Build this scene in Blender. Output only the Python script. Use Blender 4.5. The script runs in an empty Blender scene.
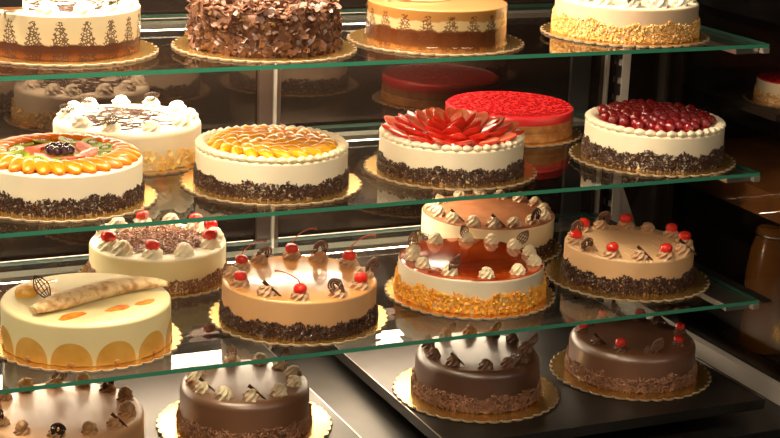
import bpy, math, random
from mathutils import Vector, Matrix, Euler
PI = math.pi
sc = bpy.context.scene
C = sc.collection
rnd = random.Random(7)

# ------------------------------------------------------------------ materials
MATS = {}
def nt(m):
    m.use_nodes = True
    return m.node_tree, m.node_tree.nodes, m.node_tree.links
def mat(name, col, rough=.5, coat=0., metal=0., sss=0., spec=.5, col2=None, nscale=60., bump=0., bscale=200., aniso=0., ssr=.01, detail=3., lo=.35, hi=.65):
    if name in MATS: return MATS[name]
    m = bpy.data.materials.new(name); t, N, L = nt(m)
    b = N['Principled BSDF']
    b.inputs['Base Color'].default_value = (*col, 1)
    b.inputs['Roughness'].default_value = rough
    b.inputs['Metallic'].default_value = metal
    b.inputs['Specular IOR Level'].default_value = spec
    b.inputs['Coat Weight'].default_value = coat
    b.inputs['Coat Roughness'].default_value = .04
    if sss:
        b.inputs['Subsurface Weight'].default_value = sss
        b.inputs['Subsurface Scale'].default_value = ssr
        b.inputs['Subsurface Radius'].default_value = (1, .6, .35)
    tc = N.new('ShaderNodeTexCoord')
    if col2:
        n = N.new('ShaderNodeTexNoise'); n.inputs['Scale'].default_value = nscale; n.inputs['Detail'].default_value = detail
        L.new(tc.outputs['Object'], n.inputs['Vector'])
        r = N.new('ShaderNodeValToRGB'); r.color_ramp.elements[0].position = lo; r.color_ramp.elements[1].position = hi
        r.color_ramp.elements[0].color = (*col, 1); r.color_ramp.elements[1].color = (*col2, 1)
        L.new(n.outputs['Fac'], r.inputs['Fac']); L.new(r.outputs['Color'], b.inputs['Base Color'])
    if bump:
        n2 = N.new('ShaderNodeTexNoise'); n2.inputs['Scale'].default_value = bscale; n2.inputs['Detail'].default_value = 3
        L.new(tc.outputs['Object'], n2.inputs['Vector'])
        bp = N.new('ShaderNodeBump'); bp.inputs['Strength'].default_value = bump; bp.inputs['Distance'].default_value = .002
        L.new(n2.outputs['Fac'], bp.inputs['Height']); L.new(bp.outputs['Normal'], b.inputs['Normal'])
    MATS[name] = m
    return m

def gloss(m, ior, rough=None):
    b = m.node_tree.nodes['Principled BSDF']; b.inputs['IOR'].default_value = ior; b.inputs['Coat IOR'].default_value = ior
    if rough is not None: b.inputs['Coat Roughness'].default_value = rough
    return m
def thin_glass(name, tint, rough=0., ior=1.5, gain=1.):
    m = bpy.data.materials.new(name); t, N, L = nt(m); N.clear()
    o = N.new('ShaderNodeOutputMaterial'); mx = N.new('ShaderNodeMixShader')
    tr = N.new('ShaderNodeBsdfTransparent'); tr.inputs['Color'].default_value = (*tint, 1)
    gl = N.new('ShaderNodeBsdfGlossy'); gl.inputs['Roughness'].default_value = rough
    fr = N.new('ShaderNodeFresnel'); fr.inputs['IOR'].default_value = ior
    # same reflectance for both faces of the pane
    g = N.new('ShaderNodeNewGeometry'); mi = N.new('ShaderNodeMix'); mi.data_type = 'FLOAT'
    L.new(g.outputs['Backfacing'], mi.inputs['Factor']); mi.inputs['A'].default_value = ior; mi.inputs['B'].default_value = 1/ior
    # Fresnel node inverts the IOR on back faces by itself, so hand it 1/ior there
    L.new(mi.outputs['Result'], fr.inputs['IOR'])
    mu = N.new('ShaderNodeMath'); mu.operation = 'MULTIPLY'; mu.inputs[1].default_value = gain; mu.use_clamp = True
    L.new(fr.outputs['Fac'], mu.inputs[0]); L.new(mu.outputs[0], mx.inputs['Fac'])
    L.new(tr.outputs[0], mx.inputs[1]); L.new(gl.outputs[0], mx.inputs[2]); L.new(mx.outputs[0], o.inputs['Surface'])
    MATS[name] = m; return m

def mirror_glass(name, base, tint, fac, rough=.015):
    m = bpy.data.materials.new(name); t, N, L = nt(m)
    o = N['Material Output']; b = N['Principled BSDF']
    b.inputs['Base Color'].default_value = (*base, 1); b.inputs['Roughness'].default_value = .6; b.inputs['Specular IOR Level'].default_value = .1
    gl = N.new('ShaderNodeBsdfGlossy'); gl.inputs['Roughness'].default_value = rough; gl.inputs['Color'].default_value = (*tint, 1)
    mx = N.new('ShaderNodeMixShader'); mx.inputs['Fac'].default_value = fac
    L.new(b.outputs[0], mx.inputs[1]); L.new(gl.outputs[0], mx.inputs[2]); L.new(mx.outputs[0], o.inputs['Surface'])
    MATS[name] = m; return m

def emit(name, col, s):
    m = bpy.data.materials.new(name); t, N, L = nt(m); N.clear()
    o = N.new('ShaderNodeOutputMaterial'); e = N.new('ShaderNodeEmission'); e.inputs['Color'].default_value = (*col, 1); e.inputs['Strength'].default_value = s
    L.new(e.outputs[0], o.inputs['Surface']); MATS[name] = m; return m

def print_mat(name, top, bottom_dark, z0, z1, ink, n=13, tan=None, ztan=1., glue=None, vtop=.95):
    """cake side with a filigree transfer of little trees printed round it (UV: u round, v = height 0..1)"""
    m = bpy.data.materials.new(name); t, N, L = nt(m); b = N['Principled BSDF']
    b.inputs['Roughness'].default_value = .25; b.inputs['Coat Weight'].default_value = .4; b.inputs['Coat Roughness'].default_value = .08
    uv = N.new('ShaderNodeUVMap'); sp = N.new('ShaderNodeSeparateXYZ'); L.new(uv.outputs[0], sp.inputs[0])
    def M(op, a, c=None, d=None, clamp=False):
        x = N.new('ShaderNodeMath'); x.operation = op; x.use_clamp = clamp
        for i, v in enumerate((a, c, d)):
            if v is None: continue
            if isinstance(v, (int, float)): x.inputs[i].default_value = v
            else: L.new(v, x.inputs[i])
        return x.outputs[0]
    tc = N.new('ShaderNodeTexCoord')
    no = N.new('ShaderNodeTexNoise'); no.inputs['Scale'].default_value = 45; no.inputs['Detail'].default_value = 4; L.new(tc.outputs['Object'], no.inputs['Vector'])
    v = M('ADD', sp.outputs['Y'], M('MULTIPLY', M('SUBTRACT', no.outputs['Fac'], .5), .16))
    ramp = N.new('ShaderNodeValToRGB'); cr = ramp.color_ramp; cr.interpolation = 'LINEAR'
    st = bottom_dark + [(z0, top)] if tan is None else bottom_dark + [(z0, top), (ztan-.04, top), (ztan, tan)]
    while len(cr.elements) < len(st): cr.elements.new(.5)
    for e, (p_, c_) in zip(cr.elements, st): e.position = p_; e.color = (*c_, 1)
    L.new(v, ramp.inputs['Fac'])
    fu = M('ABSOLUTE', M('SUBTRACT', M('FRACT', M('MULTIPLY', sp.outputs['X'], n)), .5))
    tz = M('DIVIDE', M('SUBTRACT', sp.outputs['Y'], z0-.03), z1-z0, clamp=True)
    w = M('ADD', M('MULTIPLY', M('SUBTRACT', 1, tz), .24), .10)
    wob = M('MULTIPLY', M('SINE', M('MULTIPLY', sp.outputs['Y'], 55)), .05)
    inside = M('LESS_THAN', fu, M('ADD', w, wob))
    inside = M('MULTIPLY', inside, M('LESS_THAN', sp.outputs['Y'], z1))
    vo = N.new('ShaderNodeTexVoronoi'); vo.feature = 'DISTANCE_TO_EDGE'; vo.inputs['Scale'].default_value = 210; L.new(tc.outputs['Object'], vo.inputs['Vector'])
    edge = M('LESS_THAN', vo.outputs['Distance'], .17)
    fac = M('MULTIPLY', M('MULTIPLY', inside, edge), .85)
    mx = N.new('ShaderNodeMix'); mx.data_type = 'RGBA'; L.new(fac, mx.inputs['Factor']); L.new(ramp.outputs[0], mx.inputs['A']); mx.inputs['B'].default_value = (*ink, 1)
    L.new(mx.outputs['Result'], b.inputs['Base Color'])
    MATS[name] = m; return m

# ------------------------------------------------------------------ mesh builder
class MB:
    def __init__(s): s.v = []; s.f = []; s.m = []; s.uv = []
    def add(s, vs, fs, mi=0, M=None, uvs=None):
        o = len(s.v)
        s.v += [tuple(M @ Vector(v)) for v in vs] if M is not None else [tuple(v) for v in vs]
        for k, f in enumerate(fs):
            s.f.append(tuple(i+o for i in f)); s.m.append(mi)
            s.uv.append(uvs[k] if uvs else None)
    def box(s, x0, x1, y0, y1, z0, z1, mi=0, M=None):
        vs = [(x, y, z) for z in (z0, z1) for y in (y0, y1) for x in (x0, x1)]
        s.add(vs, [(0,2,3,1),(4,5,7,6),(0,1,5,4),(2,6,7,3),(0,4,6,2),(1,3,7,5)], mi, M)
    def lathe(s, prof, n=96, mats=None, M=None, cap0=True, cap1=True, hz=None, wob=None):
        vs = []; fs = []; us = []; mi = []
        zs = [p[1] for p in prof]; z0, z1 = min(zs), max(zs)
        for (r, z) in prof:
            for k in range(n):
                a = 2*PI*k/n; rr = r*(1 + (wob(a, z) if wob else 0))
                vs.append((rr*math.cos(a), rr*math.sin(a), z))
        for i in range(len(prof)-1):
            for k in range(n):
                k2 = (k+1) % n
                fs.append((i*n+k, i*n+k2, (i+1)*n+k2, (i+1)*n+k))
                va, vb = (zs[i]-z0)/(z1-z0+1e-9), (zs[i+1]-z0)/(z1-z0+1e-9)
                us.append(((k/n, va), ((k+1)/n, va), ((k+1)/n, vb), (k/n, vb)))
                mi.append(mats[i] if mats else 0)
        if cap1:
            fs.append(tuple((len(prof)-1)*n+k for k in range(n))); us.append(None); mi.append(mats[-1] if mats else 0)
        if cap0:
            fs.append(tuple(reversed(range(n)))); us.append(None); mi.append(mats[0] if mats else 0)
        o = len(s.v)
        s.v += [tuple(M @ Vector(v)) for v in vs] if M is not None else vs
        for f, u, q in zip(fs, us, mi): s.f.append(tuple(i+o for i in f)); s.uv.append(u); s.m.append(q)
    def tube(s, pts, rad, n=8, mi=0, M=None, flat=1., closed=False):
        P = [Vector(p) for p in pts]; K = len(P); vs = []
        R = rad if isinstance(rad, (list, tuple)) else [rad]*K
        up = Vector((0, 0, 1))
        for i, p in enumerate(P):
            if closed: t = P[(i+1) % K]-P[i-1]
            else: t = P[min(i+1, K-1)]-P[max(i-1, 0)]
            if t.length < 1e-9: t = Vector((1, 0, 0))
            t.normalize()
            a = t.cross(up)
            if a.length < 1e-3: a = t.cross(Vector((0, 1, 0)))
            a.normalize(); b = a.cross(t)
            for k in range(n):
                q = 2*PI*k/n; vs.append(tuple(p + a*math.cos(q)*R[i] + b*math.sin(q)*R[i]*flat))
        fs = []
        for i in range(K if closed else K-1):
            j = (i+1) % K
            for k in range(n):
                k2 = (k+1) % n; fs.append((i*n+k, j*n+k, j*n+k2, i*n+k2))
        if not closed:
            fs.append(tuple(range(n))); fs.append(tuple(reversed([(K-1)*n+k for k in range(n)])))
        s.add(vs, fs, mi, M)
    def ball(s, r, M=None, mi=0, nu=14, nv=9, sx=1, sy=1, sz=1, dimple=0., fn=None):
        vs = []; fs = []
        for j in range(1, nv):
            th = PI*j/nv
            for k in range(nu):
                a = 2*PI*k/nu
                x, y, z = math.sin(th)*math.cos(a), math.sin(th)*math.sin(a), math.cos(th)
                if dimple and z > .6: z -= dimple*(z-.6)/.4
                q = fn(x, y, z) if fn else 1
                vs.append((x*r*sx*q, y*r*sy*q, z*r*sz*q))
        zt = (1-dimple)*r*sz*(fn(0, 0, 1) if fn else 1); zb = -r*sz*(fn(0, 0, -1) if fn else 1)
        vs += [(0, 0, zt), (0, 0, zb)]; T = len(vs)-2
        for j in range(nv-2):
            for k in range(nu):
                k2 = (k+1) % nu; fs.append((j*nu+k, (j+1)*nu+k, (j+1)*nu+k2, j*nu+k2))
        for k in range(nu):
            k2 = (k+1) % nu; fs.append((T, k, k2)); fs.append((T+1, (nv-2)*nu+k2, (nv-2)*nu+k))
        s.add(vs, fs, mi, M)
    def prism(s, pts, z0, z1, mi=0, M=None, mside=None):
        n = len(pts)
        vs = [(x, y, z0) for x, y in pts]+[(x, y, z1) for x, y in pts]
        s.add(vs, [tuple(reversed(range(n))), tuple(range(n, 2*n))], mi, M)
        o = len(s.v)-2*n
        for k in range(n):
            k2 = (k+1) % n
            s.f.append((o+k, o+k2, o+n+k2, o+n+k)); s.m.append(mi if mside is None else mside); s.uv.append(None)
    def slab(s, L_, W, T, bend, M, mi=0, seg=3):
        """a bent chip of chocolate"""
        vs = []; fs = []
        for i in range(seg+1):
            u = i/seg-.5; z = -bend*4*u*u*L_; w = W*(1-.35*abs(u)*2)
            for (y, dz) in ((-w/2, 0), (w/2, 0), (w/2, T), (-w/2, T)): vs.append((u*L_, y, z+dz))
        for i in range(seg):
            for k in range(4):
                k2 = (k+1) % 4; fs.append((i*4+k, i*4+k2, i*4+4+k2, i*4+4+k))
        fs.append((3, 2, 1, 0)); fs.append(tuple(seg*4+k for k in range(4)))
        s.add(vs, fs, mi, M)
    def mesh(s, name, mats, smooth=True, sharp=40):
        me = bpy.data.meshes.new(name); me.from_pydata(s.v, [], s.f); me.update()
        for m in mats: me.materials.append(m)
        me.polygons.foreach_set('material_index', s.m)
        if any(u for u in s.uv):
            ul = me.uv_layers.new(name='UVMap'); i = 0; buf = [0.]*(2*len(me.loops))
            for f, u in zip(s.f, s.uv):
                for k in range(len(f)):
                    if u: buf[2*(i+k)], buf[2*(i+k)+1] = u[k]
                i += len(f)
            ul.data.foreach_set('uv', buf)
        if smooth:
            me.polygons.foreach_set('use_smooth', [True]*len(me.polygons))
            me.set_sharp_from_angle(angle=math.radians(sharp))
        me.update(); return me
    def build(s, name, mats, parent=None, loc=None, smooth=True, sharp=40):
        if not isinstance(mats, (list, tuple)): mats = [mats]
        return link(name, s.mesh(name, mats, smooth, sharp), parent, loc)

def link(name, data, parent=None, loc=None, rot=None, scale=None):
    o = bpy.data.objects.new(name, data); C.objects.link(o)
    if parent: o.parent = parent
    if loc is not None: o.location = loc
    if rot is not None: o.rotation_euler = rot
    if scale is not None: o.scale = scale if isinstance(scale, (tuple, list)) else (scale,)*3
    return o
def tag(o, label, cat, group=None, kind=None):
    o['label'] = label; o['category'] = cat
    if group: o['group'] = group
    if kind: o['kind'] = kind
    return o
def struct(o): o['kind'] = 'structure'; return o
def TR(loc=(0, 0, 0), rot=(0, 0, 0), sc_=(1, 1, 1)):
    return Matrix.LocRotScale(Vector(loc), Euler(rot), Vector(sc_))

# ------------------------------------------------------------------ palette
cream   = mat('white_cream', (.80, .72, .55), .42, sss=.12, bump=.12, bscale=60)
ivory   = mat('ivory_cream', (.84, .73, .50), .45, sss=.12, bump=.12, bscale=60)
whip    = mat('whipped_cream', (.86, .80, .64), .5, sss=.15)
butter  = mat('pale_yellow_cream', (.70, .61, .34), .5, sss=.12, bump=.1, bscale=40)
tan     = mat('mocha_cream', (.62, .36, .17), .4, sss=.05, bump=.2, bscale=70)
peachy  = mat('tan_cream', (.68, .42, .22), .45, sss=.05, bump=.2, bscale=90)
cocoa_t = mat('cocoa_dust', (.27, .09, .03), .75, col2=(.35, .13, .045), nscale=30, bump=.1)
caramel = mat('caramel_glaze', (.74, .40, .13), .25, coat=.45, col2=(.62, .28, .08), nscale=9)
redglz  = mat('red_caramel_glaze', (.28, .020, .004), .1, coat=.8, col2=(.46, .07, .008), nscale=10)
redjel  = mat('red_jelly', (.42, .004, .010), .15, coat=.4, spec=.3, col2=(.82, .09, .07), nscale=110, lo=.50, hi=.72)
redside = mat('red_jelly_side', (.60, .025, .03), .25, coat=.3)
milkglz = mat('milk_chocolate_glaze', (.17, .072, .034), .2, coat=.5)
latteglz = mat('latte_glaze', (.55, .30, .15), .22, coat=.6)
darkglz = mat('dark_chocolate_glaze', (.13, .048, .022), .18, coat=.7)
midglz  = mat('chocolate_glaze', (.095, .034, .016), .18, coat=.7)
for g_ in (milkglz, latteglz, darkglz, midglz): gloss(g_, 1.8, .32); g_.node_tree.nodes['Principled BSDF'].inputs['Roughness'].default_value = .45
gloss(redglz, 1.6, .05); gloss(caramel, 1.5, .08)
choc    = mat('dark_chocolate', (.045, .016, .009), .3, spec=.6)
choc_s  = mat('chocolate_sprinkle', (.028, .011, .007), .35, spec=.6, col2=(.07, .028, .016), nscale=120)
chocm   = mat('milk_chocolate', (.075, .028, .014), .4, col2=(.17, .078, .042), nscale=60)
chocb   = mat('brown_chocolate_flakes', (.20, .085, .045), .45, col2=(.33, .16, .10), nscale=50)
orn     = mat('chocolate_ornament', (.20, .10, .065), .4)
choccr  = mat('chocolate_cream', (.16, .07, .035), .4)
mochacr = mat('mocha_rosette', (.45, .25, .13), .45, col2=(.6, .38, .22), nscale=40)
coffcr  = mat('dusted_cream', (.78, .66, .46), .5, col2=(.35, .14, .06), nscale=45, lo=.48, hi=.62)
walnut  = mat('walnut_cream', (.33, .16, .065), .5, col2=(.50, .28, .13), nscale=80, bump=.5, bscale=150)
almond  = mat('golden_almond', (.80, .33, .02), .45, col2=(.88, .48, .07), nscale=50)
almondp = mat('pale_almond', (.86, .55, .14), .5, col2=(.90, .70, .30), nscale=50)
crumb   = mat('nut_crumb', (.62, .34, .09), .55, col2=(.78, .52, .20), nscale=60)
sponge  = mat('sponge', (.52, .27, .09), .8, col2=(.32, .13, .04), nscale=45, bump=.4)
cherry  = mat('glossy_cherry', (.72, .022, .012), .12, coat=1, sss=.1)
stemm   = mat('cherry_stem', (.50, .07, .03), .5)
berry   = mat('dark_red_berry', (.14, .004, .008), .1, coat=1, col2=(.30, .010, .012), nscale=40)
straw_o = mat('strawberry_skin', (.78, .035, .018), .22, coat=.6, bump=.5, bscale=500)
straw_i = mat('strawberry_flesh', (.86, .14, .05), .3, coat=.2, spec=.3, col2=(.92, .40, .20), nscale=45, lo=.45, hi=.7)
peach   = mat('glazed_peach', (.90, .36, .008), .22, coat=.35, spec=.3, col2=(.94, .48, .015), nscale=40)
mandar  = mat('glazed_mandarin', (.84, .15, .003), .22, coat=.35, spec=.3, col2=(.88, .22, .006), nscale=60)
kiwi    = mat('kiwi_flesh', (.30, .42, .02), .2, coat=.4, col2=(.50, .58, .07), nscale=60)
seed    = mat('kiwi_seed', (.05, .04, .01), .4)
grape   = mat('dark_grape', (.05, .02, .05), .12, coat=1)
pearm   = mat('pear_flesh', (.52, .27, .045), .3, coat=.4, col2=(.58, .33, .07), nscale=40)
pine    = mat('candied_fruit', (.85, .36, .03), .35, coat=.2, col2=(.90, .50, .08), nscale=50)
sauce   = mat('orange_sauce', (.75, .13, .01), .25, coat=.4, col2=(.85, .30, .03), nscale=60)
toast   = mat('toasted_roll', (.82, .64, .36), .55, col2=(.50, .25, .09), nscale=70, lo=.45, hi=.68)
gold    = mat('gold_card', (.80, .50, .16), .27, metal=.95, bump=.15, bscale=25)
card    = mat('white_card_edge', (.27, .19, .11), .6)
steel   = mat('stainless_steel', (.10, .092, .085), .38, metal=1., bump=.05, bscale=8, col2=(.065, .06, .055), nscale=5)
steelb  = mat('bright_steel', (.60, .56, .50), .28, metal=1.)
alu     = mat('aluminium_rail', (.36, .33, .29), .4, metal=.6)
white_p = mat('grey_enamel', (.45, .41, .37), .5)
brownfr = mat('brown_door_frame', (.035, .020, .014), .45)
darkfr  = mat('dark_seal', (.012, .010, .010), .5)
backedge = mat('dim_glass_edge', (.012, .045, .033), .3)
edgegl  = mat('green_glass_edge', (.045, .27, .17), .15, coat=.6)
wood    = mat('oak_wood', (.36, .15, .045), .45, col2=(.26, .10, .03), nscale=14)
darkw   = mat('dark_room_wall', (.035, .022, .017), .8, col2=(.045, .03, .022), nscale=2)
floorm  = mat('dark_stone_floor', (.05, .035, .028), .5, col2=(.035, .025, .02), nscale=4)
amber   = mat('amber_glass', (.22, .085, .015), .25, coat=.8)
vent_m  = mat('black_plastic', (.012, .011, .011), .4)
glass   = thin_glass('shelf_glass', (.955, .975, .962), gain=1.)
endgl   = thin_glass('end_glass', (.80, .78, .76), gain=.6)
mirror  = mirror_glass('tinted_mirror', (.008, .0045, .003), (.80, .62, .54), .085, .035)

# ------------------------------------------------------------------ shelf levels and case
ZA, ZB, ZC, ZD = 1.0574, .8213, .5887, .3896
Z = {'A': ZA, 'B': ZB, 'C': ZC, 'D': ZD}
TG = .007
def glass_shelf(z, y0, x1, label):
    m = MB(); y1 = 3.03; x0 = .02
    vs = [(x0, y0, z-TG), (x1, y0, z-TG), (x1, y1, z-TG), (x0, y1, z-TG), (x0, y0, z), (x1, y0, z), (x1, y1, z), (x0, y1, z)]
    m.add(vs, [(3, 2, 1, 0), (4, 5, 6, 7)], 0); m.add(vs, [(0, 1, 5, 4)], 1); m.add(vs, [(1, 2, 6, 5), (2, 3, 7, 6), (3, 0, 4, 7)], 2)
    o = m.build('glass_shelf', [glass, edgegl, backedge], smooth=False)
    tag(o, label, 'shelf', 'glass shelves of the display case')
    return o
glass_shelf(ZA, 2.487, 1.916, 'top glass shelf with green front edge, carrying the chocolate shaving cake')
glass_shelf(ZB, 2.446, 1.893, 'middle glass shelf with green front edge, carrying the strawberry cake')
glass_shelf(ZC, 2.388, 1.876, 'lowest glass shelf with green front edge, carrying the caramel cherry cake')
# metal arms that carry the right-hand end of each shelf, with a small clip at the tip
for z, y0, x1, w in ((ZA, 2.487, 1.916, 'top'), (ZB, 2.446, 1.893, 'middle'), (ZC, 2.388, 1.876, 'lowest')):
    e = link('shelf_bracket', None, None, (x1-.02, y0, z-TG)); tag(e, 'steel bracket arm under the right end of the %s glass shelf' % w, 'bracket', 'shelf brackets')
    m = MB(); m.box(-.045, .018, .012, 3.03-y0, -.012, -.0005); m.build('arm', steelb, e, smooth=False)
    m = MB(); m.box(.006, .020, -.002, .010, -.010, -.0006)
    m.build('end_clip', alu, e, smooth=False)
    m = MB(); m.box(.05, x1-.075, 2.960, 2.996, z-TG-.010, z-TG-.0005)
    o = tag(m.build('rear_rail', alu, smooth=False), 'thin metal rail with added light strip under the back of the %s glass shelf' % w, 'rail', 'rear rails')
    m = MB(); m.box(.30, 1.70 if w == 'lowest' else 1.52, 2.962, 2.994, z-TG-.0125, z-TG-.0102); m.build('added_light_strip', emit('added_strip_glow_'+w, (1, .81, .57), {'top': 55, 'middle': 36, 'lowest': 72}[w]), o, smooth=False)  # strip added to brighten the level below and put sheen on its cakes
    if w == 'lowest':
        m = MB(); m.box(.030, .050, .0, 3.03-y0, .0, .004); m.build('side_ledge', steel, e, smooth=False)

# case shell
m = MB(); m.box(-.06, 2.12, 3.045, 3.06, .30, 1.90); struct(m.build('wall_back', mirror, smooth=False))
m = MB(); m.box(-.06, -.045, 2.25, 3.045, .30, 1.90); struct(m.build('wall_left', darkw, smooth=False))
def post(parts, label):
    e = link('frame_post', None, None, ((parts[0][0]+parts[0][1])/2, 3.04, .36)); tag(e, label, 'post', 'rear frame posts')
    cx = e.location.x
    for nm, x0, x1, y0, mt in parts:
        pass
    return e
def frame_post(x, label, pieces):
    e = link('frame_post', None, None, (x, 3.04, .35)); tag(e, label, 'post')
    for nm, x0, x1, y0, y1, mt in pieces:
        m = MB(); m.box(x0-x, x1-x, y0-3.04, y1-3.04, 0, 1.545); m.build(nm, mt, e, smooth=False)
    return e
frame_post(1.135, 'brown sliding door post with bright metal strip behind the peach cake',
    [('door_frame', 1.105, 1.134, 3.034, 3.0445, brownfr), ('metal_strip', 1.1345, 1.1405, 3.028, 3.0445, alu), ('seal', 1.141, 1.152, 3.036, 3.0445, brownfr)])
frame_post(1.86, 'dark door post with thin metal strip behind the cherry covered cake',
    [('door_frame', 1.822, 1.868, 3.034, 3.0445, darkfr), ('metal_strip', 1.909, 1.913, 3.030, 3.0445, alu)])
# slotted upright and gusset in the rear right corner
e = link('slotted_upright', None, None, (1.955, 3.04, .35)); tag(e, 'pale slotted metal upright in the rear right corner of the case', 'upright')
m = MB(); m.box(-.010, .010, -.012, .0045, 0, 1.545); m.build('channel', white_p, e, smooth=False)
m = MB()
for k in range(38): m.box(-.0165, -.0105, -.010, .004, .02+k*.04, .045+k*.04)
m.build('slot_row', darkfr, e, smooth=False)
m = MB(); v = [(.0105, .292), (.0105, .12), (.098, .12), (.020, .292)]
m.prism([(a, b) for a, b in v], -.002, .002, M=Matrix.Rotation(PI/2, 4, 'X')); m.build('gusset_plate', white_p, e, smooth=False)

# right end glass and rail
m = MB(); m.box(2.002, 2.006, 2.30, 3.044, .345, 1.90); struct(m.build('window_1', endgl, smooth=False))
m = MB(); m.box(1.982, 2.0015, 2.30, 3.040, .3461, .381); struct(m.build('trim_1', white_p, smooth=False))

# bottom deck and trays
m = MB(); m.box(-.045, 2.12, 2.33, 3.044, .330, .345); o = m.build('bottom_deck', steel, smooth=False); tag(o, 'stainless steel bottom deck under the two trays', 'deck')
m = MB(); m.box(-.045, 2.12, 2.20, 2.329, .30, .322); m2 = m
o = m.build('vent_grille', vent_m, smooth=False); tag(o, 'dark vent panel in front of the right tray', 'vent')
mm = MB()
for k in range(46): mm.box(.02+k*.044, .044+k*.044, 2.262, 2.286, .322, .325)
mm.build('grille_bars', steel, o, smooth=False)
def tray(x0, x1, y0, label, lip=.020):
    m = MB(); z1 = ZD-.0005; m.box(x0, x1, y0, 3.02, z1-.003, z1)
    m.box(x0, x1, y0, y0+.002, z1-lip, z1-.003); m.box(x0, x0+.002, y0+.002, 3.02, z1-lip, z1-.003); m.box(x1-.002, x1, y0+.002, 3.02, z1-lip, z1-.003)
    m.box(x0+.1, x1-.1, y0+.1, y0+.12, .3452, z1-.003); m.box(x0+.1, x1-.1, 2.9, 2.92, .3452, z1-.003)
    o = m.build('steel_tray', steel, smooth=False); tag(o, label, 'tray', 'steel trays')
    for xx in (x0, x1-.0018):
        m = MB(); m.box(xx, xx+.0018, y0, 3.02, z1, z1+.0012); m.build('rim', steelb, o, smooth=False)
tray(1.231, 1.906, 2.377, 'right stainless steel tray carrying the two dark glazed cakes')
tray(-.02, 1.098, 2.36, 'left stainless steel tray carrying the walnut cake')

# base cabinet, top and lamps
m = MB(); m.box(-.045, 2.12, 2.20, 3.20, .02, .298); o = m.build('base_cabinet', darkw, smooth=False); tag(o, 'dark base cabinet under the display case', 'cabinet')
m = MB(); m.box(-.06, 2.12, 2.25, 3.06, 1.902, 1.94); o = m.build('case_top', brownfr, smooth=False); tag(o, 'dark top panel of the display case above the frame', 'panel')

# room
m = MB(); m.box(-4, 6, -6, 5.5, -.05, 0); struct(m.build('floor', floorm, smooth=False))
m = MB(); m.box(-4, 6, 5.5, 5.6, 0, 3); struct(m.build('wall_rear', darkw, smooth=False))
m = MB(); m.box(6, 6.1, -6, 5.5, 0, 3); struct(m.build('wall_right', darkw, smooth=False))

# ------------------------------------------------------------------ shared small meshes
def rosette_mesh(name, mt, r=.0135, h=.018, lobes=7, tw=1.6, wob=0):
    m = MB(); n = lobes*4; K = 10; vs = []; fs = []
    for i in range(K+1):
        t = i/K
        rr = r*(1-.12*abs(math.sin(t*PI*2.5)))*math.cos(t*PI/2*.93)**.62 if t < 1 else r*.08
        for k in range(n):
            a = 2*PI*k/n; q = 1+.16*math.cos(lobes*a)*(1-.3*t)
            ang = a + tw*t
            vs.append((rr*q*math.cos(ang)+.0012*t*math.sin(9*t), rr*q*math.sin(ang), h*t**.9))
    for i in range(K):
        for k in range(n):
            k2 = (k+1) % n; fs.append((i*n+k, i*n+k2, (i+1)*n+k2, (i+1)*n+k))
    fs.append(tuple(K*n+k for k in range(n))); fs.append(tuple(reversed(range(n))))
    m.add(vs, fs); return m.mesh(name, [mt], True, 60)
def leaf_mesh(name, mt, L_=.030, W=.013, t=.0010):
    """piped chocolate leaf: a pointed loop with strands inside, standing in the XZ plane"""
    m = MB()
    def side(s, w): return [(s*w*math.sin(PI*u)**.8, .0008*math.sin(9*u*s), L_*u) for u in [i/12 for i in range(13)]]
    for s in (-1, 1):
        m.tube(side(s, W/2), t, 6); m.tube(side(s, W/4), t*.8, 6)
    m.tube([(0, 0, 0), (0, 0, L_)], t*.8, 6)
    for u in (.3, .5, .7): m.tube([(-W/2*math.sin(PI*u), 0, L_*u), (W/2*math.sin(PI*u), 0, L_*(u+.08))], t*.7, 6)
    return m.mesh(name, [mt], True, 60)
def fan_mesh(name, mt, L_=.028):
    m = MB()
    for q in (-.55, -.28, 0, .28, .55):
        pts = []
        for i in range(13):
            u = i/12; a = q
            w = .0035*math.sin(PI*u*2)
            pts.append((math.sin(a)*L_*math.sin(PI*u/1.0)*.0+math.sin(a)*L_*u + w*math.cos(a), .001*math.sin(5*u), math.cos(a)*L_*u))
        m.tube(pts, .0011, 6)
        m.tube([(-x+2*math.sin(q)*z/max(math.cos(q), .1), y+.001, z) for x, y, z in pts], .0009, 6)
    m.tube([(-.016, 0, .024), (-.008, 0, .029), (0, 0, .0295), (.008, 0, .029), (.016, 0, .024)], .001, 6)
    return m.mesh(name, [mt], True, 60)
def loop_mesh(name, mt):
    m = MB()
    for k, (a, b) in enumerate(((.015, .0095), (.011, .0065), (.007, .0035))):
        pts = [(b*math.cos(2*PI*i/20)*(1+.12*math.sin(3*2*PI*i/20+k)), .0012*k, .013+a*math.sin(2*PI*i/20)) for i in range(20)]
        m.tube(pts, .0016, 6, closed=True)
    return m.mesh(name, [mt], True, 60)
def stick_mesh(name, mt):
    m = MB(); m.prism([(-.016, -.003), (.014, -.0008), (.017, 0), (.014, .0012), (-.016, .003)], 0, .0016)
    return m.mesh(name, [mt], False)
def cherry_mesh(name, mt, r=.0095):
    m = MB(); m.ball(r, nu=20, nv=13, sz=.93, dimple=.14); return m.mesh(name, [mt], True, 80)
def stem_mesh(name):
    m = MB(); pts = [(0, 0, 0)]+[(.036*u, .004*math.sin(3*u), .004+.017*math.sin(u*PI*.55)) for u in [i/10 for i in range(1, 11)]]
    m.tube(pts, [.0009]*9+[.0012, .0018], 6); return m.mesh(name, [stemm], True, 70)
def walnut_mesh(name):
    m = MB(); m.ball(.0115, nu=26, nv=14, sz=.75, fn=lambda x, y, z: 1+.12*math.sin(9*x+3*z)*math.cos(11*y)+.07*math.sin(17*z+5*x))
    return m.mesh(name, [walnut], True, 70)
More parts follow.
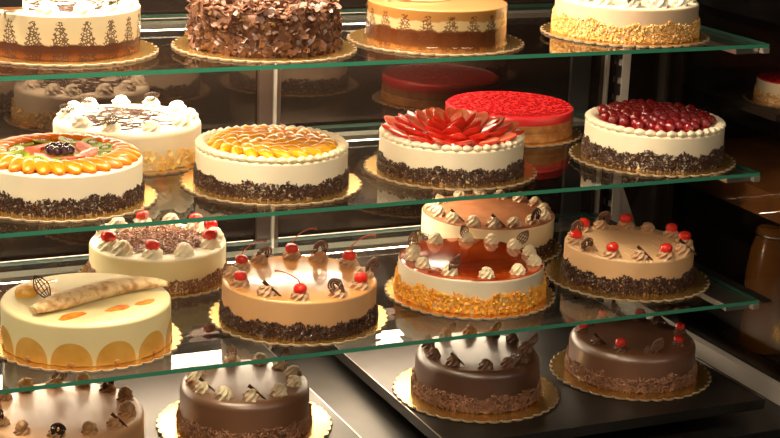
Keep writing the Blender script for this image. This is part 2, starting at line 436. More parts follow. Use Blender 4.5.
RS = {k: rosette_mesh('rosette', mt, **kw) for k, mt, kw in (
    ('white', whip, {}), ('bigwhite', whip, dict(r=.019, h=.022, lobes=6)), ('ivory', ivory, {}), ('choc', choccr, dict(r=.0125, h=.018)),
    ('mocha', mochacr, dict(r=.0135, h=.015)), ('coff', coffcr, {}), ('wal', walnut, dict(r=.013, h=.014)), ('darkc', chocm, dict(r=.0125, h=.014)))}
LEAF = leaf_mesh('chocolate_leaf', choc); LEAFL = leaf_mesh('chocolate_leaf', orn, .036, .017, .0013)
FAN = fan_mesh('chocolate_fan', choc); LOOP = loop_mesh('chocolate_loop', orn); LOOPD = loop_mesh('chocolate_loop', choc)
STICK = stick_mesh('chocolate_stick', choc); CHERRY = cherry_mesh('cherry', cherry, .0098); STEM = stem_mesh('cherry_stem'); WAL = walnut_mesh('walnut')

def decorate(e, top, items, style, ornament=LEAF, rmax=None, sc_=1.):
    sc_ *= {'mocha': 1.22, 'white': 1.22, 'coff': 1.15, 'choc': 1.06, 'darkc': 1.06, 'wal': 1.1}.get(style, 1)
    """rosettes at (angle, radius, kind) on the cake top; what sits on one is its child"""
    me = RS[style]; hh = max(v.co.z for v in me.vertices)
    for a, r, k in items:
        ar = math.radians(a); 
        if rmax: r = min(max(r, rmax-.012), rmax)
        o = link('rosette', me, e, (r*math.cos(ar), r*math.sin(ar), top-.0006), (0, 0, rnd.random()*6), sc_*rnd.uniform(.93, 1.07))
        iv = -o.rotation_euler.z
        def sub(nm, dat, loc, rot, s=1.):
            q = Vector(loc); q.rotate(Euler((0, 0, iv))); R = (Euler((0, 0, iv)).to_matrix() @ Euler(rot).to_matrix()).to_euler()
            return link(nm, dat, o, q, R, s)
        if k in 'cs':
            c = sub('cherry', CHERRY, (0, 0, hh*.55+.006), (rnd.uniform(-.3, .3), rnd.uniform(-.3, .3), 0))
            if k == 's': sub('cherry_stem', STEM, (0, 0, hh*.55+.0135), (0, 0, rnd.choice((-.35, -.2, .1, PI-.2)) if a > 150 else rnd.uniform(-.5, -.2)))
        elif k == 'o':
            sub('chocolate_ornament', ornament, (.004*math.cos(ar), .004*math.sin(ar)-.004, hh*.25), (rnd.uniform(.1, .5), rnd.uniform(-.6, .6), rnd.uniform(-.5, .3)))
        elif k == 'f':
            sub('chocolate_fan', FAN, (-.003, -.008, .006), (.35, rnd.uniform(-.5, .5), rnd.uniform(-.4, .4)))
        elif k == 'k':
            sub('chocolate_stick', STICK, (.006, -.005, hh*.62), (.3, .65, -.75+rnd.uniform(-.2, .2)))
        elif k == 'w':
            sub('walnut', WAL, (0, 0, hh*.75), (rnd.random(), rnd.random(), rnd.random()*6))

# scattered coatings (nobody could count them)
def side_chips(name, e, r, h, mt, n, size, thick=.0012, kind='box', zmin=.001, out=.002, fall=1.4, irr=.25, bend=.2):
    m = MB(); ph = [rnd.random()*6 for _ in range(4)]
    for _ in range(n):
        a = rnd.random()*2*PI
        ht = h*(1+irr*(math.sin(5*a+ph[0])*.4+math.sin(11*a+ph[1])*.35+math.sin(23*a+ph[2])*.3))
        z = zmin+ht*rnd.random()**(1/ fall if fall > 1 else 1)
        if fall > 1: z = zmin+ht*(1-rnd.random()**(1/1.15))
        rr = r+rnd.uniform(-.0003, out)*(1.2-.5*z/h)
        L_, W, T = (s*rnd.uniform(.6, 1.25) for s in (size[0], size[1], thick))
        # chip lying on the wall: local z = outward
        R = Matrix.Rotation(a, 4, 'Z') @ Matrix.Rotation(PI/2, 4, 'Y') @ Matrix.Rotation(rnd.random()*PI, 4, 'Z') @ Matrix.Rotation(rnd.gauss(0, .45), 4, 'X') @ Matrix.Rotation(rnd.gauss(0, .35), 4, 'Y')
        M = Matrix.Translation((rr*math.cos(a), rr*math.sin(a), max(z, L_*.4))) @ R
        if kind == 'box': m.box(-L_/2, L_/2, -W/2, W/2, -T/2, T/2, 0, M)
        else: m.slab(L_, W, T, bend*rnd.uniform(-1, 1), M, seg=2)
    o = m.build(name, mt, e, smooth=False); o['kind'] = 'stuff'; return o
def top_chips(name, e, R_, z, mt, n, size, thick, r0=0., tilt=.4, bend=.2, hz=.004):
    m = MB()
    for _ in range(n):
        a = rnd.random()*2*PI; r = r0+(R_-r0)*math.sqrt(rnd.random())
        L_, W, T = (s*rnd.uniform(.6, 1.3) for s in (size[0], size[1], thick))
        M = TR((r*math.cos(a), r*math.sin(a), z+rnd.random()*hz), (rnd.gauss(0, tilt), rnd.gauss(0, tilt), rnd.random()*6.3))
        m.slab(L_, W, T, bend*rnd.uniform(-1, 1), M, seg=2)
    o = m.build(name, mt, e, smooth=False); o['kind'] = 'stuff'; return o

def body_mesh(r, h, rd=.004, side=0, top=1, zs=(), n=120):
    """cylinder with a rounded shoulder"""
    prof = [(r, 0)]+[(r, z) for z in zs]+[(r, h-rd)]
    mats = [side]*(len(prof)-1)
    for k in range(1, 6):
        t = k/5*PI/2; prof.append((r-rd+rd*math.cos(t), h-rd+rd*math.sin(t)))
        mats.append(side if k < 3 else top)
    prof.append((r*.5, h)); mats.append(top)
    m = MB(); m.lathe(prof, n, mats); return m

BOARD = .0035
def board(x, y, z, R_, label, scal=40):
    pts = []
    N_ = scal*8
    for i in range(N_):
        a = 2*PI*i/N_; q = abs(math.sin(scal*a/2))
        pts.append(((R_-.006+.006*q**.8)*math.cos(a), (R_-.006+.006*q**.8)*math.sin(a)))
    m = MB(); m.prism(pts, 0, BOARD-.0008, 0, mside=1)
    n = len(pts)
    # pressed rim: thin pale line then gold face
    inner = [(x_*(1-.0016/R_), y_*(1-.0016/R_)) for x_, y_ in pts]
    vs = [(a, b, BOARD-.0008) for a, b in pts]+[(a, b, BOARD) for a, b in inner]
    m.add(vs, [(k, (k+1) % n, n+(k+1) % n, n+k) for k in range(n)], 1)
    m.add([(a, b, BOARD) for a, b in inner], [tuple(range(n))], 0)
    o = m.build('cake_board', [gold, card], None, (x, y, z+.0006), smooth=False)
    o.rotation_euler.z = rnd.random()
    tag(o, label, 'cake board', 'gold scalloped cake boards'); return o
def cake(name, x, y, s, R_, label, blabel, R_b=.16):
    board(x, y, Z[s], R_b, blabel)
    e = link(name, None, None, (x, y, Z[s]+BOARD+.0009)); tag(e, label, 'cake'); return e
def ring(n, r, k='n', a0=0., jit=.0):
    return [(a0+i*360/n, r, k if isinstance(k, str) and len(k) == 1 else k[i % len(k)]) for i in range(n)]
def border(e, r, z, n, mt, s=.0085, name='piped_border', swirl=True):
    m = MB()
    for k in range(n):
        a = 2*PI*k/n
        M = TR((r*math.cos(a), r*math.sin(a), z), (0, .25, a+PI/2+.75), (1.45, .85, .8))
        m.ball(s, M, nu=14, nv=8, fn=lambda x, y, zz: 1+.09*math.cos(5*math.atan2(zz, y)+3*x))
    return m.build(name, mt, e, smooth=True, sharp=80)

# ================================================================== TOP SHELF
r, h = .130, .072
e = cake('cream_cake', .6314, 2.6938, 'A', r, 'white cream cake over brown sponge with printed trees, top shelf, left end', 'gold board under the white cake with printed trees')
side = print_mat('printed_cream_side', (.52, .43, .27), [(0., (.07, .02, .007)), (.05, (.16, .05, .012)), (.20, (.075, .02, .007)), (.27, (.07, .025, .012)), (.33, (.07, .025, .012))], .37, .88, (.06, .022, .012), n=19)
body_mesh(r, h, .003, zs=(.02, .04)).build('cake_body', [side, whip], e)
decorate(e, h, [(a, r-.022, 'nfn'[i % 3]) for i, a in enumerate(range(6, 366, 30))], 'bigwhite', sc_=1.0)
m = MB()
for k in range(26):
    a0 = rnd.random()*6.3; rr = rnd.uniform(.02, .09); pts = [(rr*math.cos(a0+t*.12)+.006*math.sin(t*.9+k), rr*math.sin(a0+t*.12)+.006*math.cos(t*1.1), h+.0012) for t in range(14)]
    m.tube(pts, .0012, 6)
m.build('chocolate_lattice', choc, e)

r, h = .121, .070
e = cake('chocolate_cake', .9728, 2.6489, 'A', r, 'cake completely covered in large chocolate shavings on the top shelf', 'gold board under the chocolate shaving cake')
body_mesh(r, h, .008).build('cake_body', [chocb, chocb], e)
o = side_chips('chocolate_shavings', e, r+.001, .066, chocm, 1150, (.020, .011), .0009, 'slab', out=.006, irr=.04, bend=.35); 
top_chips('chocolate_shavings', e, r+.004, h+.001, chocm, 650, (.019, .011), .0009, tilt=.55, bend=.35, hz=.006)

r, h = .1263, .069
e = cake('layered_cake', 1.2994, 2.6466, 'A', r, 'three layered caramel and brown cake with printed trees and ring on top', 'gold board under the three layered caramel cake')
side = print_mat('printed_caramel_side', (.54, .40, .22), [(0., (.34, .14, .04)), (.08, (.10, .03, .008)), (.40, (.085, .022, .007)), (.46, (.12, .04, .012))], .50, .86, (.10, .035, .015), n=19, tan=(.36, .165, .045), ztan=.74)
body_mesh(r, h, .003, zs=(.02, .04)).build('cake_body', [side, mat('tan_glaze_top', (.42, .21, .08), .3, coat=.3)], e)
m = MB(); m.lathe([(r+.004, .0005), (r+.001, .008), (r+.0008, h+.001)], 96, cap0=False, cap1=False); m.build('clear_collar', glass, e)
m = MB(); m.lathe([(.044, 0), (.045, .004), (.042, .006)], 64, M=TR((-.02, .036, h))); m.build('chocolate_disc', darkglz, e)
m = MB()
for k in range(3):
    rr = .048+.004*k
    m.tube([(-.02+rr*math.cos(t/24*2*PI), .036+rr*math.sin(t/24*2*PI), h+.002+.001*math.sin(t+k*2)) for t in range(24)], .003, 8, closed=True)
m.build('caramel_ring', peachy, e)
m = MB(); m.tube([(-.10+.006*i, .0+.008*math.sin(i*.7)-.0, h+.003+.001*i) for i in range(8)], .004, 8); m.build('caramel_curl', peachy, e)

r, h = .135, .0635
e = cake('nut_cake', 1.6983, 2.6468, 'A', r, 'white cream cake with golden nut crumbs round its base, top shelf, right end', 'gold board under the white cake with nut crumbs')
body_mesh(r, h, .006).build('cake_body', [mat('blush_cream', (.58, .43, .29), .45, sss=.1, bump=.25, bscale=25), cream], e)
side_chips('nut_crumbs', e, r, .033, crumb, 2300, (.0042, .0036), .003, 'box', out=.0035, fall=1, irr=.25)
decorate(e, h, ring(13, .108, 'nno', 20), 'white', LOOP, sc_=1.15)

# ================================================================== MIDDLE SHELF
r, h = .1345, .066
e = cake('fruit_cake', .611, 2.6295, 'B', r, 'white cake topped with mandarin segments, kiwi and red fruit, left end of the middle shelf', 'gold board under the mandarin and kiwi cake')
body_mesh(r, h, .004).build('cake_body', [cream, ivory], e)
side_chips('chocolate_sprinkles', e, r, .027, choc_s, 4300, (.0056, .0020), .0016, 'box')
def seg_mesh(name, mt, L_=.050, w=.0140, bend=.008):
    m = MB(); K = 12
    pts = [(L_*(i/K-.5), bend*(1-(2*i/K-1)**2)-bend*.5, 0) for i in range(K+1)]
    m.tube(pts, [max(.0012, w*math.sin(PI*(.04+.92*i/K))**.6) for i in range(K+1)], 12, flat=.8)
    return m.mesh(name, [mt], True, 80)
SEG = seg_mesh('mandarin_segment', mandar); PCH = seg_mesh('peach_slice', peach, .043, .0125, .007)
for k in range(30):
    a = 2*PI*k/30
    link('mandarin_segment', SEG, e, (.108*math.cos(a), .108*math.sin(a), h+.0075), (.1, .15, a+.55), (1, 1, .8))
m = MB(); m.lathe([(.095, 0), (.094, .004), (.07, .006)], 64, M=TR((0, 0, h))); m.build('fruit_glaze', mat('clear_yellow_gel', (.85, .50, .10), .1, coat=1), e)
def kiwi_obj():
    m = MB(); m.lathe([(.0185, 0), (.0195, .002), (.0185, .0042)], 28)
    for k in range(12):
        a = 2*PI*k/12; m.ball(.0011, TR((.0085*math.cos(a), .0085*math.sin(a), .0042)), 1, 6, 4, sx=1.6)
    m.ball(.005, TR((0, 0, .004)), 2, 12, 6, sz=.25); return m.mesh('kiwi_slice', [kiwi, seed, whip], True, 50)
KW = kiwi_obj()
for k in range(11):
    a = 2*PI*k/11
    link('kiwi_slice', KW, e, (.076*math.cos(a), .076*math.sin(a), h+.0068), (.22*math.sin(a+.5), -.22*math.cos(a+.5), a))
def straw_mesh():
    m = MB(); n = 28; ol = []
    for i in range(n):
        t = 2*PI*i/n; u = math.cos(t)
        ol.append((.0265*u, .0175*(1-.36*u)*math.sin(t)))
    lay = [(.30, -.0075), (.62, -.0062), (.88, -.0035), (1., 0), (.96, .0016), (.6, .0022)]; vs = []
    for q, z in lay: vs += [(x*q, y*q, z) for x, y in ol]
    for i in range(len(lay)-1):
        m.add(vs, [], 0) if False else None
    m.add(vs, [(i*n+k, i*n+(k+1) % n, (i+1)*n+(k+1) % n, (i+1)*n+k) for i in range(len(lay)-1) for k in range(n)])
    m.f.append(tuple((len(lay)-1)*n+k for k in range(n))); m.m.append(1); m.uv.append(None)
    m.f.append(tuple(reversed(range(n)))); m.m.append(0); m.uv.append(None)
    for i in range(len(m.f)-2): m.m[i] = 1 if i >= 4*n else 0
    return m.mesh('strawberry_slice', [straw_o, straw_i], True, 50)
ST = straw_mesh()
for k in range(7):
    a = 2*PI*k/7+.4
    link('strawberry_slice', ST, e, (.048*math.cos(a), .048*math.sin(a), h+.008), (.2*math.sin(a), -.25*math.cos(a), a+1.3), .85)
for k in range(6):
    a = 2*PI*k/6
    m = None
for k in range(9):
    a = 2*PI*k/9; rr = 0 if k == 0 else .018
    if k == 0: m = MB(); m.ball(.0082, nu=16, nv=10, sz=1.0); GR = m.mesh('grape', [grape], True, 80)
    link('grape', GR, e, (rr*math.cos(a), rr*math.sin(a), h+.0125))

r, h = .134, .068
e = cake('lattice_cake', .7931, 2.8765, 'B', r, 'white cake with chocolate squiggles and fans, behind the mandarin cake', 'gold board under the white cake with chocolate squiggles', .155)
body_mesh(r, h, .010).build('cake_body', [cream, whip], e)
side_chips('almond_flakes', e, r, .030, almondp, 900, (.010, .007), .0008, 'slab', out=.004)
decorate(e, h, [(19, .111, 'n'), (51, .11, 'f'), (81, .11, 'n'), (114, .11, 'f'), (133, .115, 'n'), (166, .111, 'f'), (206, .108, 'n'), (239, .105, 'f'), (277, .108, 'n'), (315, .11, 'n'), (345, .112, 'n')], 'bigwhite', sc_=.92)
m = MB()
for j in range(70):
    cx, cy = rnd.uniform(-.09, .09), rnd.uniform(-.09, .09)
    if math.hypot(cx, cy) > .085: continue
    q = rnd.uniform(.010, .022); ph = rnd.random()*6
    m.tube([(cx+q*math.cos(t/18*2*PI)*(1+.15*math.sin(3*t/18*2*PI+ph)), cy+q*math.sin(t/18*2*PI), h+.0008+.0003*math.sin(t)) for t in range(18)], .0013, 6, closed=True)
m.build('chocolate_squiggles', choc, e)

r, h = .1325, .062
e = cake('peach_cake', .9807, 2.6234, 'B', r, 'white cake topped with glazed yellow peach slices inside a piped border, middle shelf', 'gold board under the yellow peach cake')
body_mesh(r, h, .004).build('cake_body', [cream, ivory], e)
side_chips('chocolate_sprinkles', e, r, .026, choc_s, 4300, (.0056, .0020), .0016, 'box')
border(e, r-.0095, h+.003, 46, ivory, .0090)
m = MB(); m.lathe([(.112, 0), (.110, .003), (.06, .006)], 64, M=TR((0, 0, h))); m.build('peach_glaze', mat('peach_gel', (.92, .45, .03), .1, coat=1), e)
for R_, n, tz in ((.098, 22, .009), (.076, 17, .0105), (.053, 12, .0115), (.031, 7, .012), (.008, 2, .0125)):
    for k in range(n):
        a = 2*PI*k/n+R_*20
        link('peach_slice', PCH, e, (R_*math.cos(a), R_*math.sin(a), h+tz-.002), (.15, .12, a+.85+rnd.uniform(-.12, .12)), rnd.uniform(.8, .95))

r, h = .1325, .060
e = cake('strawberry_cake', 1.3325, 2.6283, 'B', r, 'white cake crowned with a flower of red strawberry slices, middle shelf', 'gold board under the strawberry cake')
body_mesh(r, h, .004).build('cake_body', [cream, ivory], e)
side_chips('chocolate_sprinkles', e, r, .026, choc_s, 4300, (.0056, .0020), .0016, 'box')
border(e, r-.010, h+.002, 42, cream, .0092)
m = MB(); m.lathe([(.108, 0), (.105, .008), (.07, .016), (.02, .02)], 64, M=TR((0, 0, h))); m.build('strawberry_gel', mat('red_gel', (.5, .02, .01), .15, coat=1), e)
for R_, n, tz, el, s_ in ((.103, 15, .010, .28, 1.12), (.084, 13, .015, .42, 1.08), (.064, 11, .019, .52, 1.05), (.045, 8, .022, .62, 1.0), (.025, 5, .024, .78, .95), (0.006, 2, .026, 1.0, .85)):
    for k in range(n):
        a = 2*PI*(k+.5*(n % 2))/n+R_*9
        M = Matrix.Rotation(a+rnd.uniform(-.06, .06), 4, 'Z') @ Matrix.Rotation(-el+rnd.uniform(-.08, .08), 4, 'Y') @ Matrix.Rotation(rnd.uniform(-.3, .3), 4, 'X')
        link('strawberry_slice', ST, e, (R_*math.cos(a), R_*math.sin(a), h+tz), M.to_euler(), s_*rnd.uniform(.95, 1.05))

r, h = .1296, .0525
e = cake('jelly_cake', 1.5906, 2.8848, 'B', r, 'sponge cake with a glossy bright red jelly top, behind the strawberry cake', 'gold board under the red jelly cake', .15)
m = MB(); m.lathe([(r, 0), (r+.001, .004), (r-.001, .010), (r, .016), (r-.0015, .018), (r, .020), (r, .032), (r+.0006, .034), (r+.0006, .049), (r-.001, .0515), (r-.004, .0525), (r*.5, .0525)], 96, [0, 0, 0, 0, 0, 0, 0, 1, 1, 1, 2])
m.build('cake_body', [sponge, redside, redjel], e)
m = MB(); m.lathe([(r-.005, 0), (r-.006, .0016), (r-.012, .001), (r*.5, .001)], 96, M=TR((0, 0, h))); m.build('jelly_top', redjel, e)

r, h = .133, .0655
e = cake('cherry_cake', 1.7559, 2.6058, 'B', r, 'white cake heaped with dark red glazed cherries, right end of the middle shelf', 'gold board under the cake heaped with dark cherries')
body_mesh(r, h, .004).build('cake_body', [cream, ivory], e)
side_chips('chocolate_sprinkles', e, r, .032, choc_s, 4300, (.0056, .0020), .0016, 'box')
border(e, r-.010, h+.003, 40, cream, .0095)
m = MB(); m.lathe([(.112, 0), (.109, .006), (.07, .011), (.02, .013)], 64, M=TR((0, 0, h))); m.build('cherry_gel', berry, e)
m = MB(); m.ball(.0100, nu=16, nv=11, sz=.95); BR = m.mesh('berry', [berry], True, 80)
for k in range(98):
    rr = .0108*math.sqrt(k+.5); a = k*2.39996
    link('berry', BR, e, (rr*math.cos(a), rr*math.sin(a), h+.011+.009*(1-(rr/.11)**2)+rnd.uniform(-.0015, .003)), (rnd.random(), rnd.random(), 0), rnd.uniform(.9, 1.1))

# ================================================================== LOWEST GLASS SHELF
r, h = .140, .070
e = cake('pear_cake', .6364, 2.5684, 'C', r, 'pale yellow cake with pear halves round it and a long toasted roll', 'gold board under the pale yellow pear cake')
body_mesh(r, h, .007).build('cake_body', [butter, butter], e)
for k in range(12):
    a0 = 2*PI*k/12+.10; m = MB(); vs = []; fs = []; n = 18; rings = 5
    for j in range(rings+1):
        q = 1-j/rings
        for i in range(n+1):
            t = PI*i/n; u = .034*math.cos(t)*q; z = .0385*math.sin(t)**.9*q if i not in (0, n) else 0.
            off = .0003+.0022*(1-q*q); a = a0+u/r
            vs.append(((r+off)*math.cos(a), (r+off)*math.sin(a), z+.0008))
    for j in range(rings):
        for i in range(n): fs.append((j*(n+1)+i, (j+1)*(n+1)+i, (j+1)*(n+1)+i+1, j*(n+1)+i+1))
    m.add(vs, [tuple(reversed(f)) for f in fs]); o = m.build('pear_half', pearm, e)
    m = MB(); m.ball(.0045, TR(((r+.0022)*math.cos(a0), (r+.0022)*math.sin(a0), .0045), (0, 0, a0), (.3, 1.3, 1)), nu=12, nv=8); m.build('seed_hollow', sponge, o)
m = MB()
P = [(-.104, -.070), (-.080, -.054), (-.053, -.040), (-.015, -.020), (.022, -.003), (.060, .010), (.095, .014), (.125, .006), (.140, -.006)]
m.tube([(x, y, h+.011) for x, y in P], [.009, .017, .021, .022, .022, .021, .018, .012, .006], 16, flat=.62); m.build('toasted_roll', toast, e)
for k, (x, y, q, ang) in enumerate(((-.041, .100, .012, .2), (.085, .060, .011, .4), (-.045, -.085, .018, .5), (.035, -.070, .016, .4), (.085, -.055, .014, .5))):
    m = MB(); m.ball(q, TR((x, y, h), (0, 0, ang), (1.5, .7, .08)), nu=20, nv=8, fn=lambda X, Y, Zz: 1+.10*math.sin(3*math.atan2(Y, X)+k*1.7)+.05*math.sin(7*math.atan2(Y, X))*(1-Zz*Zz)); m.build('sauce_drop', sauce, e)
m = MB(); m.ball(.020, TR((-.090, .042, h+.005), (0, 0, .4), (1.1, .8, .6)), nu=18, nv=12, fn=lambda x, y, z: 1+.1*math.sin(6*x+2)*math.cos(7*y)+.06*math.sin(11*z)); m.build('candied_fruit', pine, e)
link('chocolate_ornament', leaf_mesh('chocolate_leaf', choc, .046, .024, .0011), e, (-.062, -.002, h+.004), (-.55, -.35, .3))
for k, (x, y) in enumerate(((-.055, .065), (-.045, .035))):
    m = MB(); m.ball(.012, TR((x, y, h), (0, 0, k), (1.4, .7, .12)), nu=16, nv=8); m.build('syrup_spot', pine, e)

r, h = .1275, .063
e = cake('black_forest_cake', .8494, 2.8728, 'C', r, 'white cake with chocolate shavings in the centre, behind the pale yellow cake', 'gold board under the shaving topped white cake', .15)
body_mesh(r, h, .006).build('cake_body', [butter, whip], e)
side_chips('chocolate_sprinkles', e, r, .022, chocb, 2600, (.0056, .0020), .0014, 'box')
top_chips('chocolate_shavings', e, .088, h+.001, chocb, 1300, (.012, .0035), .0009, tilt=.4, hz=.004)
decorate(e, h, [(2, .105, 'c'), (30, .105, 'c'), (60, .105, 'n'), (90, .105, 'c'), (120, .105, 'n'), (145, .105, 'o'), (193, .103, 'c'), (215, .103, 'n'), (248, .103, 'c'), (281, .103, 'n'), (322, .103, 'c'), (345, .105, 'n')], 'white', sc_=1.15)

r, h = .136, .0675
e = cake('caramel_cake', 1.017, 2.5696, 'C', r, 'caramel glazed cake ringed with stemmed red cherries on the lowest glass shelf', 'gold board under the caramel glazed cherry cake')
body_mesh(r, h, .005).build('cake_body', [tan, caramel], e)
side_chips('chocolate_sprinkles', e, r, .025, choc_s, 5200, (.0056, .0020), .0018, 'box', out=.0035)
decorate(e, h, [(20, .118, 's'), (51, .113, 'o'), (76, .118, 's'), (109, .112, 'o'), (135, .113, 's'), (159, .118, 'n'), (185, .114, 'c'), (219, .114, 'k'), (249, .116, 's'), (283, .116, 'o'), (313, .117, 'c'), (345, .116, 'o')], 'mocha', LOOP)

r, h = .1355, .063
e = cake('glazed_cake', 1.3697, 2.5965, 'C', r, 'cream cake with shiny red-brown glaze top and golden almond flakes', 'gold board under the red-brown glazed cake')
body_mesh(r, h, .005, zs=(h-.008,)).build('cake_body', [cream, redglz], e)
side_chips('almond_flakes', e, r, .033, almond, 2900, (.0066, .0048), .0009, 'slab', out=.005)
decorate(e, h, [(19, .118, 'o'), (44, .118, 'n'), (68, .118, 'o'), (100, .116, 'n'), (140, .112, 'o'), (165, .112, 'n'), (190, .111, 'n'), (222, .11, 'o'), (257, .111, 'n'), (290, .115, 'n'), (325, .117, 'n'), (356, .118, 'n')], 'ivory', LEAFL, sc_=1.06)

r, h = .1355, .068
e = cake('cocoa_cake', 1.545, 2.866, 'C', r, 'cream cake with a cocoa dusted top, behind the red-brown glazed cake', 'gold board under the cocoa dusted cake', .155)
body_mesh(r, h, .004).build('cake_body', [ivory, cocoa_t], e)
side_chips('chocolate_sprinkles', e, r, .026, choc_s, 2800, (.0055, .0018), .0014, 'box')
decorate(e, h, [(7, .118, 'n'), (28, .116, 'n'), (50, .114, 'n'), (72, .112, 'n'), (96, .112, 'n'), (128, .113, 'o'), (156, .116, 'n'), (180, .113, 'n'), (204, .114, 'k'), (227, .113, 'n'), (248, .112, 'k'), (269, .114, 'n'), (293, .113, 'o'), (317, .116, 'n'), (343, .115, 'n')], 'coff', LOOPD, sc_=.95)

r, h = .125, .0655
e = cake('mocha_cake', 1.7099, 2.5902, 'C', r, 'tan cream cake with wavy combed top and cherries, right end of its shelf', 'gold board under the tan combed cream cake')
waves = mat('combed_tan_cream', (.72, .46, .25), .45)
t_, N_, L_n = nt(waves); tc_ = N_.new('ShaderNodeTexCoord'); wv = N_.new('ShaderNodeTexWave'); wv.inputs['Scale'].default_value = 32; wv.inputs['Distortion'].default_value = 3.5; wv.inputs['Detail'].default_value = 0; wv.inputs['Detail Scale'].default_value = .6
L_n.new(tc_.outputs['Object'], wv.inputs['Vector']); bp_ = N_.new('ShaderNodeBump'); bp_.inputs['Strength'].default_value = .5; bp_.inputs['Distance'].default_value = .002
L_n.new(wv.outputs['Fac'], bp_.inputs['Height']); L_n.new(bp_.outputs['Normal'], N_['Principled BSDF'].inputs['Normal'])
body_mesh(r, h, .005).build('cake_body', [peachy, waves], e)
side_chips('chocolate_sprinkles', e, r, .030, choc_s, 4300, (.0056, .0020), .0016, 'box', out=.003)
decorate(e, h, [(7, .105, 'c'), (38, .106, 'n'), (62, .108, 'c'), (90, .108, 'o'), (114, .108, 'c'), (140, .106, 'o'), (165, .107, 'c'), (192, .107, 'o'), (220, .107, 'c'), (248, .106, 'k'), (277, .107, 'c'), (305, .107, 'k'), (335, .106, 'c')], 'mocha', LOOP)

# ================================================================== TRAYS
r, h = .137, .077
e = cake('walnut_cake', .5908, 2.5615, 'D', r, 'milk coffee glazed cake ringed with walnut topped rosettes, in the lower left corner', 'gold board under the walnut cake', .150)
body_mesh(r, h, .012).build('cake_body', [latteglz, latteglz], e)
decorate(e, h, [(5, .112, 'w'), (33, .113, 'o'), (58, .114, 'w'), (84, .113, 'o'), (110, .112, 'w'), (136, .112, 'o'), (165, .112, 'w'), (195, .112, 'o'), (222, .112, 'w'), (252, .112, 'o'), (280, .112, 'w'), (306, .112, 'k'), (330, .112, 'w')], 'wal', LOOPD)

def smallchip(e, r, hh, n=1900): side_chips('chocolate_shavings', e, r, hh, mat('fine_brown_shavings', (.22, .10, .055), .5, col2=(.36, .19, .12), nscale=60), n, (.008, .0026), .0012, 'slab', out=.005)
r, h = .115, .079
e = cake('truffle_cake', .9243, 2.5863, 'D', r, 'brown glazed cake with pale cream rosettes dusted with cocoa, on the left steel tray', 'gold board under the cake with pale dusted rosettes', .158)
body_mesh(r, h, .014).build('cake_body', [milkglz, milkglz], e)
smallchip(e, r, .028)
decorate(e, h, [(27, .091, 'o'), (53, .092, 'n'), (86, .092, 'o'), (113, .092, 'n'), (140, .092, 'o'), (168, .091, 'n'), (195, .09, 'k'), (226, .088, 'n'), (258, .087, 'k'), (293, .087, 'n'), (328, .088, 'n'), (357, .09, 'n')], 'coff', LEAFL, sc_=.95)

r, h = .118, .077
e = cake('dark_chocolate_cake', 1.3918, 2.5919, 'D', r, 'dark chocolate glazed cake with dark rosettes, middle of the bottom row', 'gold board under the dark cake with dark rosettes')
body_mesh(r, h, .014).build('cake_body', [midglz, midglz], e)
smallchip(e, r, .030, 2300)
decorate(e, h, [(19, .095, 'n'), (45, .094, 'o'), (72, .094, 'n'), (105, .094, 'o'), (147, .095, 'o'), (179, .092, 'n'), (212, .09, 'k'), (252, .09, 'n'), (281, .09, 'o'), (307, .091, 'n'), (343, .092, 'o')], 'choc', LEAFL)

r, h = .124, .0725
mid2 = gloss(mat('mid_brown_glaze', (.15, .06, .028), .45, coat=.7), 1.8, .32)
e = cake('cherry_chocolate_cake', 1.7334, 2.5869, 'D', r, 'dark chocolate glazed cake with red cherries, right end of the bottom row', 'gold board under the dark cake with cherries')
body_mesh(r, h, .016).build('cake_body', [mid2, mid2], e)
smallchip(e, r, .028, 2100)
decorate(e, h, [(29, .101, 'k'), (50, .102, 'c'), (74, .102, 'o'), (95, .101, 'c'), (120, .101, 'o'), (149, .099, 'c'), (190, .096, 'k'), (223, .095, 'c'), (260, .095, 'o'), (303, .096, 'c'), (350, .10, 'c')], 'darkc', LEAFL)

# price card standing on the first cake
e = link('price_card', None, None, (.520, 2.600, ZA+.0762)); tag(e, 'small dark price card with tan lower edge at the top left corner', 'card')
m = MB(); m.box(-.03, .028, -.001, .001, .012, .055); m.build('card_face', vent_m, e, smooth=False)
m = MB(); m.box(-.03, .028, -.0014, .0014, .008, .012); m.build('card_edge', wood, e, smooth=False)
m = MB(); m.tube([(0, 0, -.006), (0, 0, .0085)], .0012, 8); m.build('card_pin', steelb, e)

# ------------------------------------------------------------------ beyond the end glass
e = link('side_counter', None, None, (2.6, 3.1, 0)); tag(e, 'wooden side counter with open shelves beyond the right end glass', 'counter')
m = MB(); m.box(-.25, .8, -.75, .45, .545, .607); m.build('counter_board', wood, e, smooth=False)
m = MB(); m.box(-.25, .8, -.75, .45, .20, .222); m.build('lower_shelf', darkw, e, smooth=False)
m = MB(); m.box(-.25, .8, -.10, .45, .775, .79); m.build('upper_shelf', darkw, e, smooth=False)
for yy in (-.745, .40):
    m = MB(); m.box(.70, .75, yy, yy+.045, 0, .775 if yy > 0 else .545); m.build('leg', darkw, e, smooth=False)
    m = MB(); m.box(-.2, -.15, yy, yy+.045, 0, .20); m.build('leg', darkw, e, smooth=False)
m = MB(); m.box(-.25, .8, .40, .45, .2225, .5445); m.build('back_panel', darkw, e, smooth=False)
m = MB(); m.box(-.25, .8, .40, .45, .6075, .7745); m.build('back_panel', darkw, e, smooth=False)
m = MB(); m.lathe([(.035, 0), (.056, .004), (.060, .02), (.058, .20), (.052, .25), (.042, .28), (.043, .295), (.036, .300)], 40)
e = m.build('amber_jar', amber, None, (2.375, 2.99, .2225)); tag(e, 'tall amber glass jar under the wooden side counter', 'jar')
m = MB(); m.tube([(.0445*math.cos(t/20*2*PI), .0445*math.sin(t/20*2*PI), .285) for t in range(20)], .0022, 8, closed=True); m.build('neck_band', steelb, e)
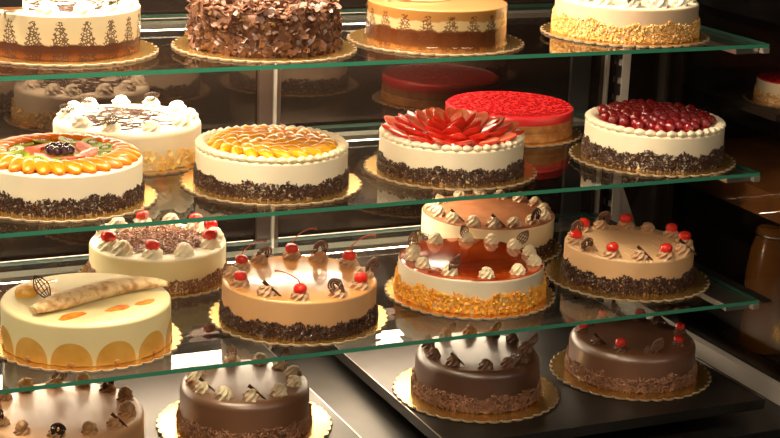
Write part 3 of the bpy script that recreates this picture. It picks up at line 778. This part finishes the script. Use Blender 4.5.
board(2.50, 3.13, .7895, .12, 'gold board under the small red cake beyond the end glass')
e = link('small_red_cake', None, None, (2.50, 3.13, .7895+BOARD+.0009)); tag(e, 'small red topped cake on the shelf beyond the right end glass', 'cake')
body_mesh(.092, .05, .006, zs=(.022,)).build('cake_body', [cream, redjel], e)
side_chips('nut_crumbs', e, .092, .022, crumb, 500, (.0042, .0036), .003, 'box', out=.003, fall=1)
for o in (): pass

# ------------------------------------------------------------------ lights
lampm = emit('lamp_glow', (1, .80, .56), 14)
def tube_lamp(x0, x1, y, z, energy, label, size=.05):
    e = link('tube_lamp', None, None, ((x0+x1)/2, y, z)); tag(e, label, 'lamp', 'lamps under the case top')
    w = (x1-x0)/2
    m = MB(); m.box(-w, w, -.035, .035, .02, .0368); m.build('housing', white_p, e, smooth=False)
    m = MB(); m.tube([(-w, 0, .008), (w, 0, .008)], .011, 14); m.build('lamp_tube', lampm, e)
    l = bpy.data.lights.new('tube_light', 'AREA'); l.shape = 'RECTANGLE'; l.size = x1-x0; l.size_y = size; l.energy = energy; l.color = (1, .79, .55)
    o = link('tube_light', l, e, (0, 0, -.006)); return o
tube_lamp(.0, 1.25, 2.29, 1.865, 26, 'warm tube lamp under the case top, front row')
tube_lamp(.0, 1.25, 2.72, 1.865, 62, 'warm tube lamp under the case top, back row')
e = link('added_spot_bar', None, None, (.35, 1.0, 1.80)); tag(e, 'unseen spotlight bar added in front of the case to light the cake tops', 'lamp')  # unseen bar added to reach cake tops shadowed by the shelf above
m = MB(); m.box(-.32, .32, -.05, .05, .01, .05); m.build('lamp_housing', white_p, e, smooth=False)
m = MB(); m.tube([(0, 0, .05), (0, 0, 1.2)], .008, 8); m.build('hanging_rod', steelb, e)
l = bpy.data.lights.new('added_bar_light', 'AREA'); l.shape = 'RECTANGLE'; l.size = .6; l.size_y = .08; l.energy = 17; l.color = (1, .80, .56)
link('added_bar_light', l, e, (0, 0, 0), (math.radians(58), 0, -.38))
# shop ceiling, with unseen glowing panels added for sheen on the cake tops
m = MB(); m.box(-4, 6, -6, 5.5, 3.0, 3.05); struct(m.build('ceiling', darkw, smooth=False))
panelm = emit('added_panel_glow', (1, .86, .68), 6)
for x, nm in ((1.95, 'left'), (3.3, 'middle'), (4.5, 'right')):
    e = link('added_ceiling_panel', None, None, (x, -3.0, 2.98)); tag(e, 'unseen ceiling panel added for sheen on the cakes, %s one of the row' % nm, 'lamp', 'added ceiling panels')
    m = MB(); m.box(-.44, .44, -.92, .92, 0, .02); m.build('lamp_frame', white_p, e, smooth=False)
    m = MB(); m.box(-.42, .42, -.9, .9, -.012, -.001); m.build('added_glow_panel', panelm, e, smooth=False)

w = bpy.data.worlds.new('world'); sc.world = w; w.use_nodes = True
w.node_tree.nodes['Background'].inputs[0].default_value = (1, .72, .5, 1); w.node_tree.nodes['Background'].inputs[1].default_value = .045

# ------------------------------------------------------------------ camera
cam = bpy.data.cameras.new('camera'); co = link('camera', cam)
R = Vector((.91154442, -.40942709, .03816057)); U = Vector((.07753168, .26226719, .96187565)); F = Vector((.40382622, .87383372, -.27081177))
Mx = Matrix(((R.x, U.x, -F.x, 0), (R.y, U.y, -F.y, 0), (R.z, U.z, -F.z, 1.55), (0, 0, 0, 1)))
co.matrix_world = Mx
cam.sensor_fit = 'HORIZONTAL'; cam.sensor_width = 36; cam.lens = 1647.433/780*36; cam.clip_start = .05
sc.camera = co
sc.view_settings.view_transform = 'Standard'; sc.view_settings.look = 'None'; sc.view_settings.exposure = 0; sc.view_settings.gamma = 1
try: sc.cycles.transparent_max_bounces = 24
except Exception: pass
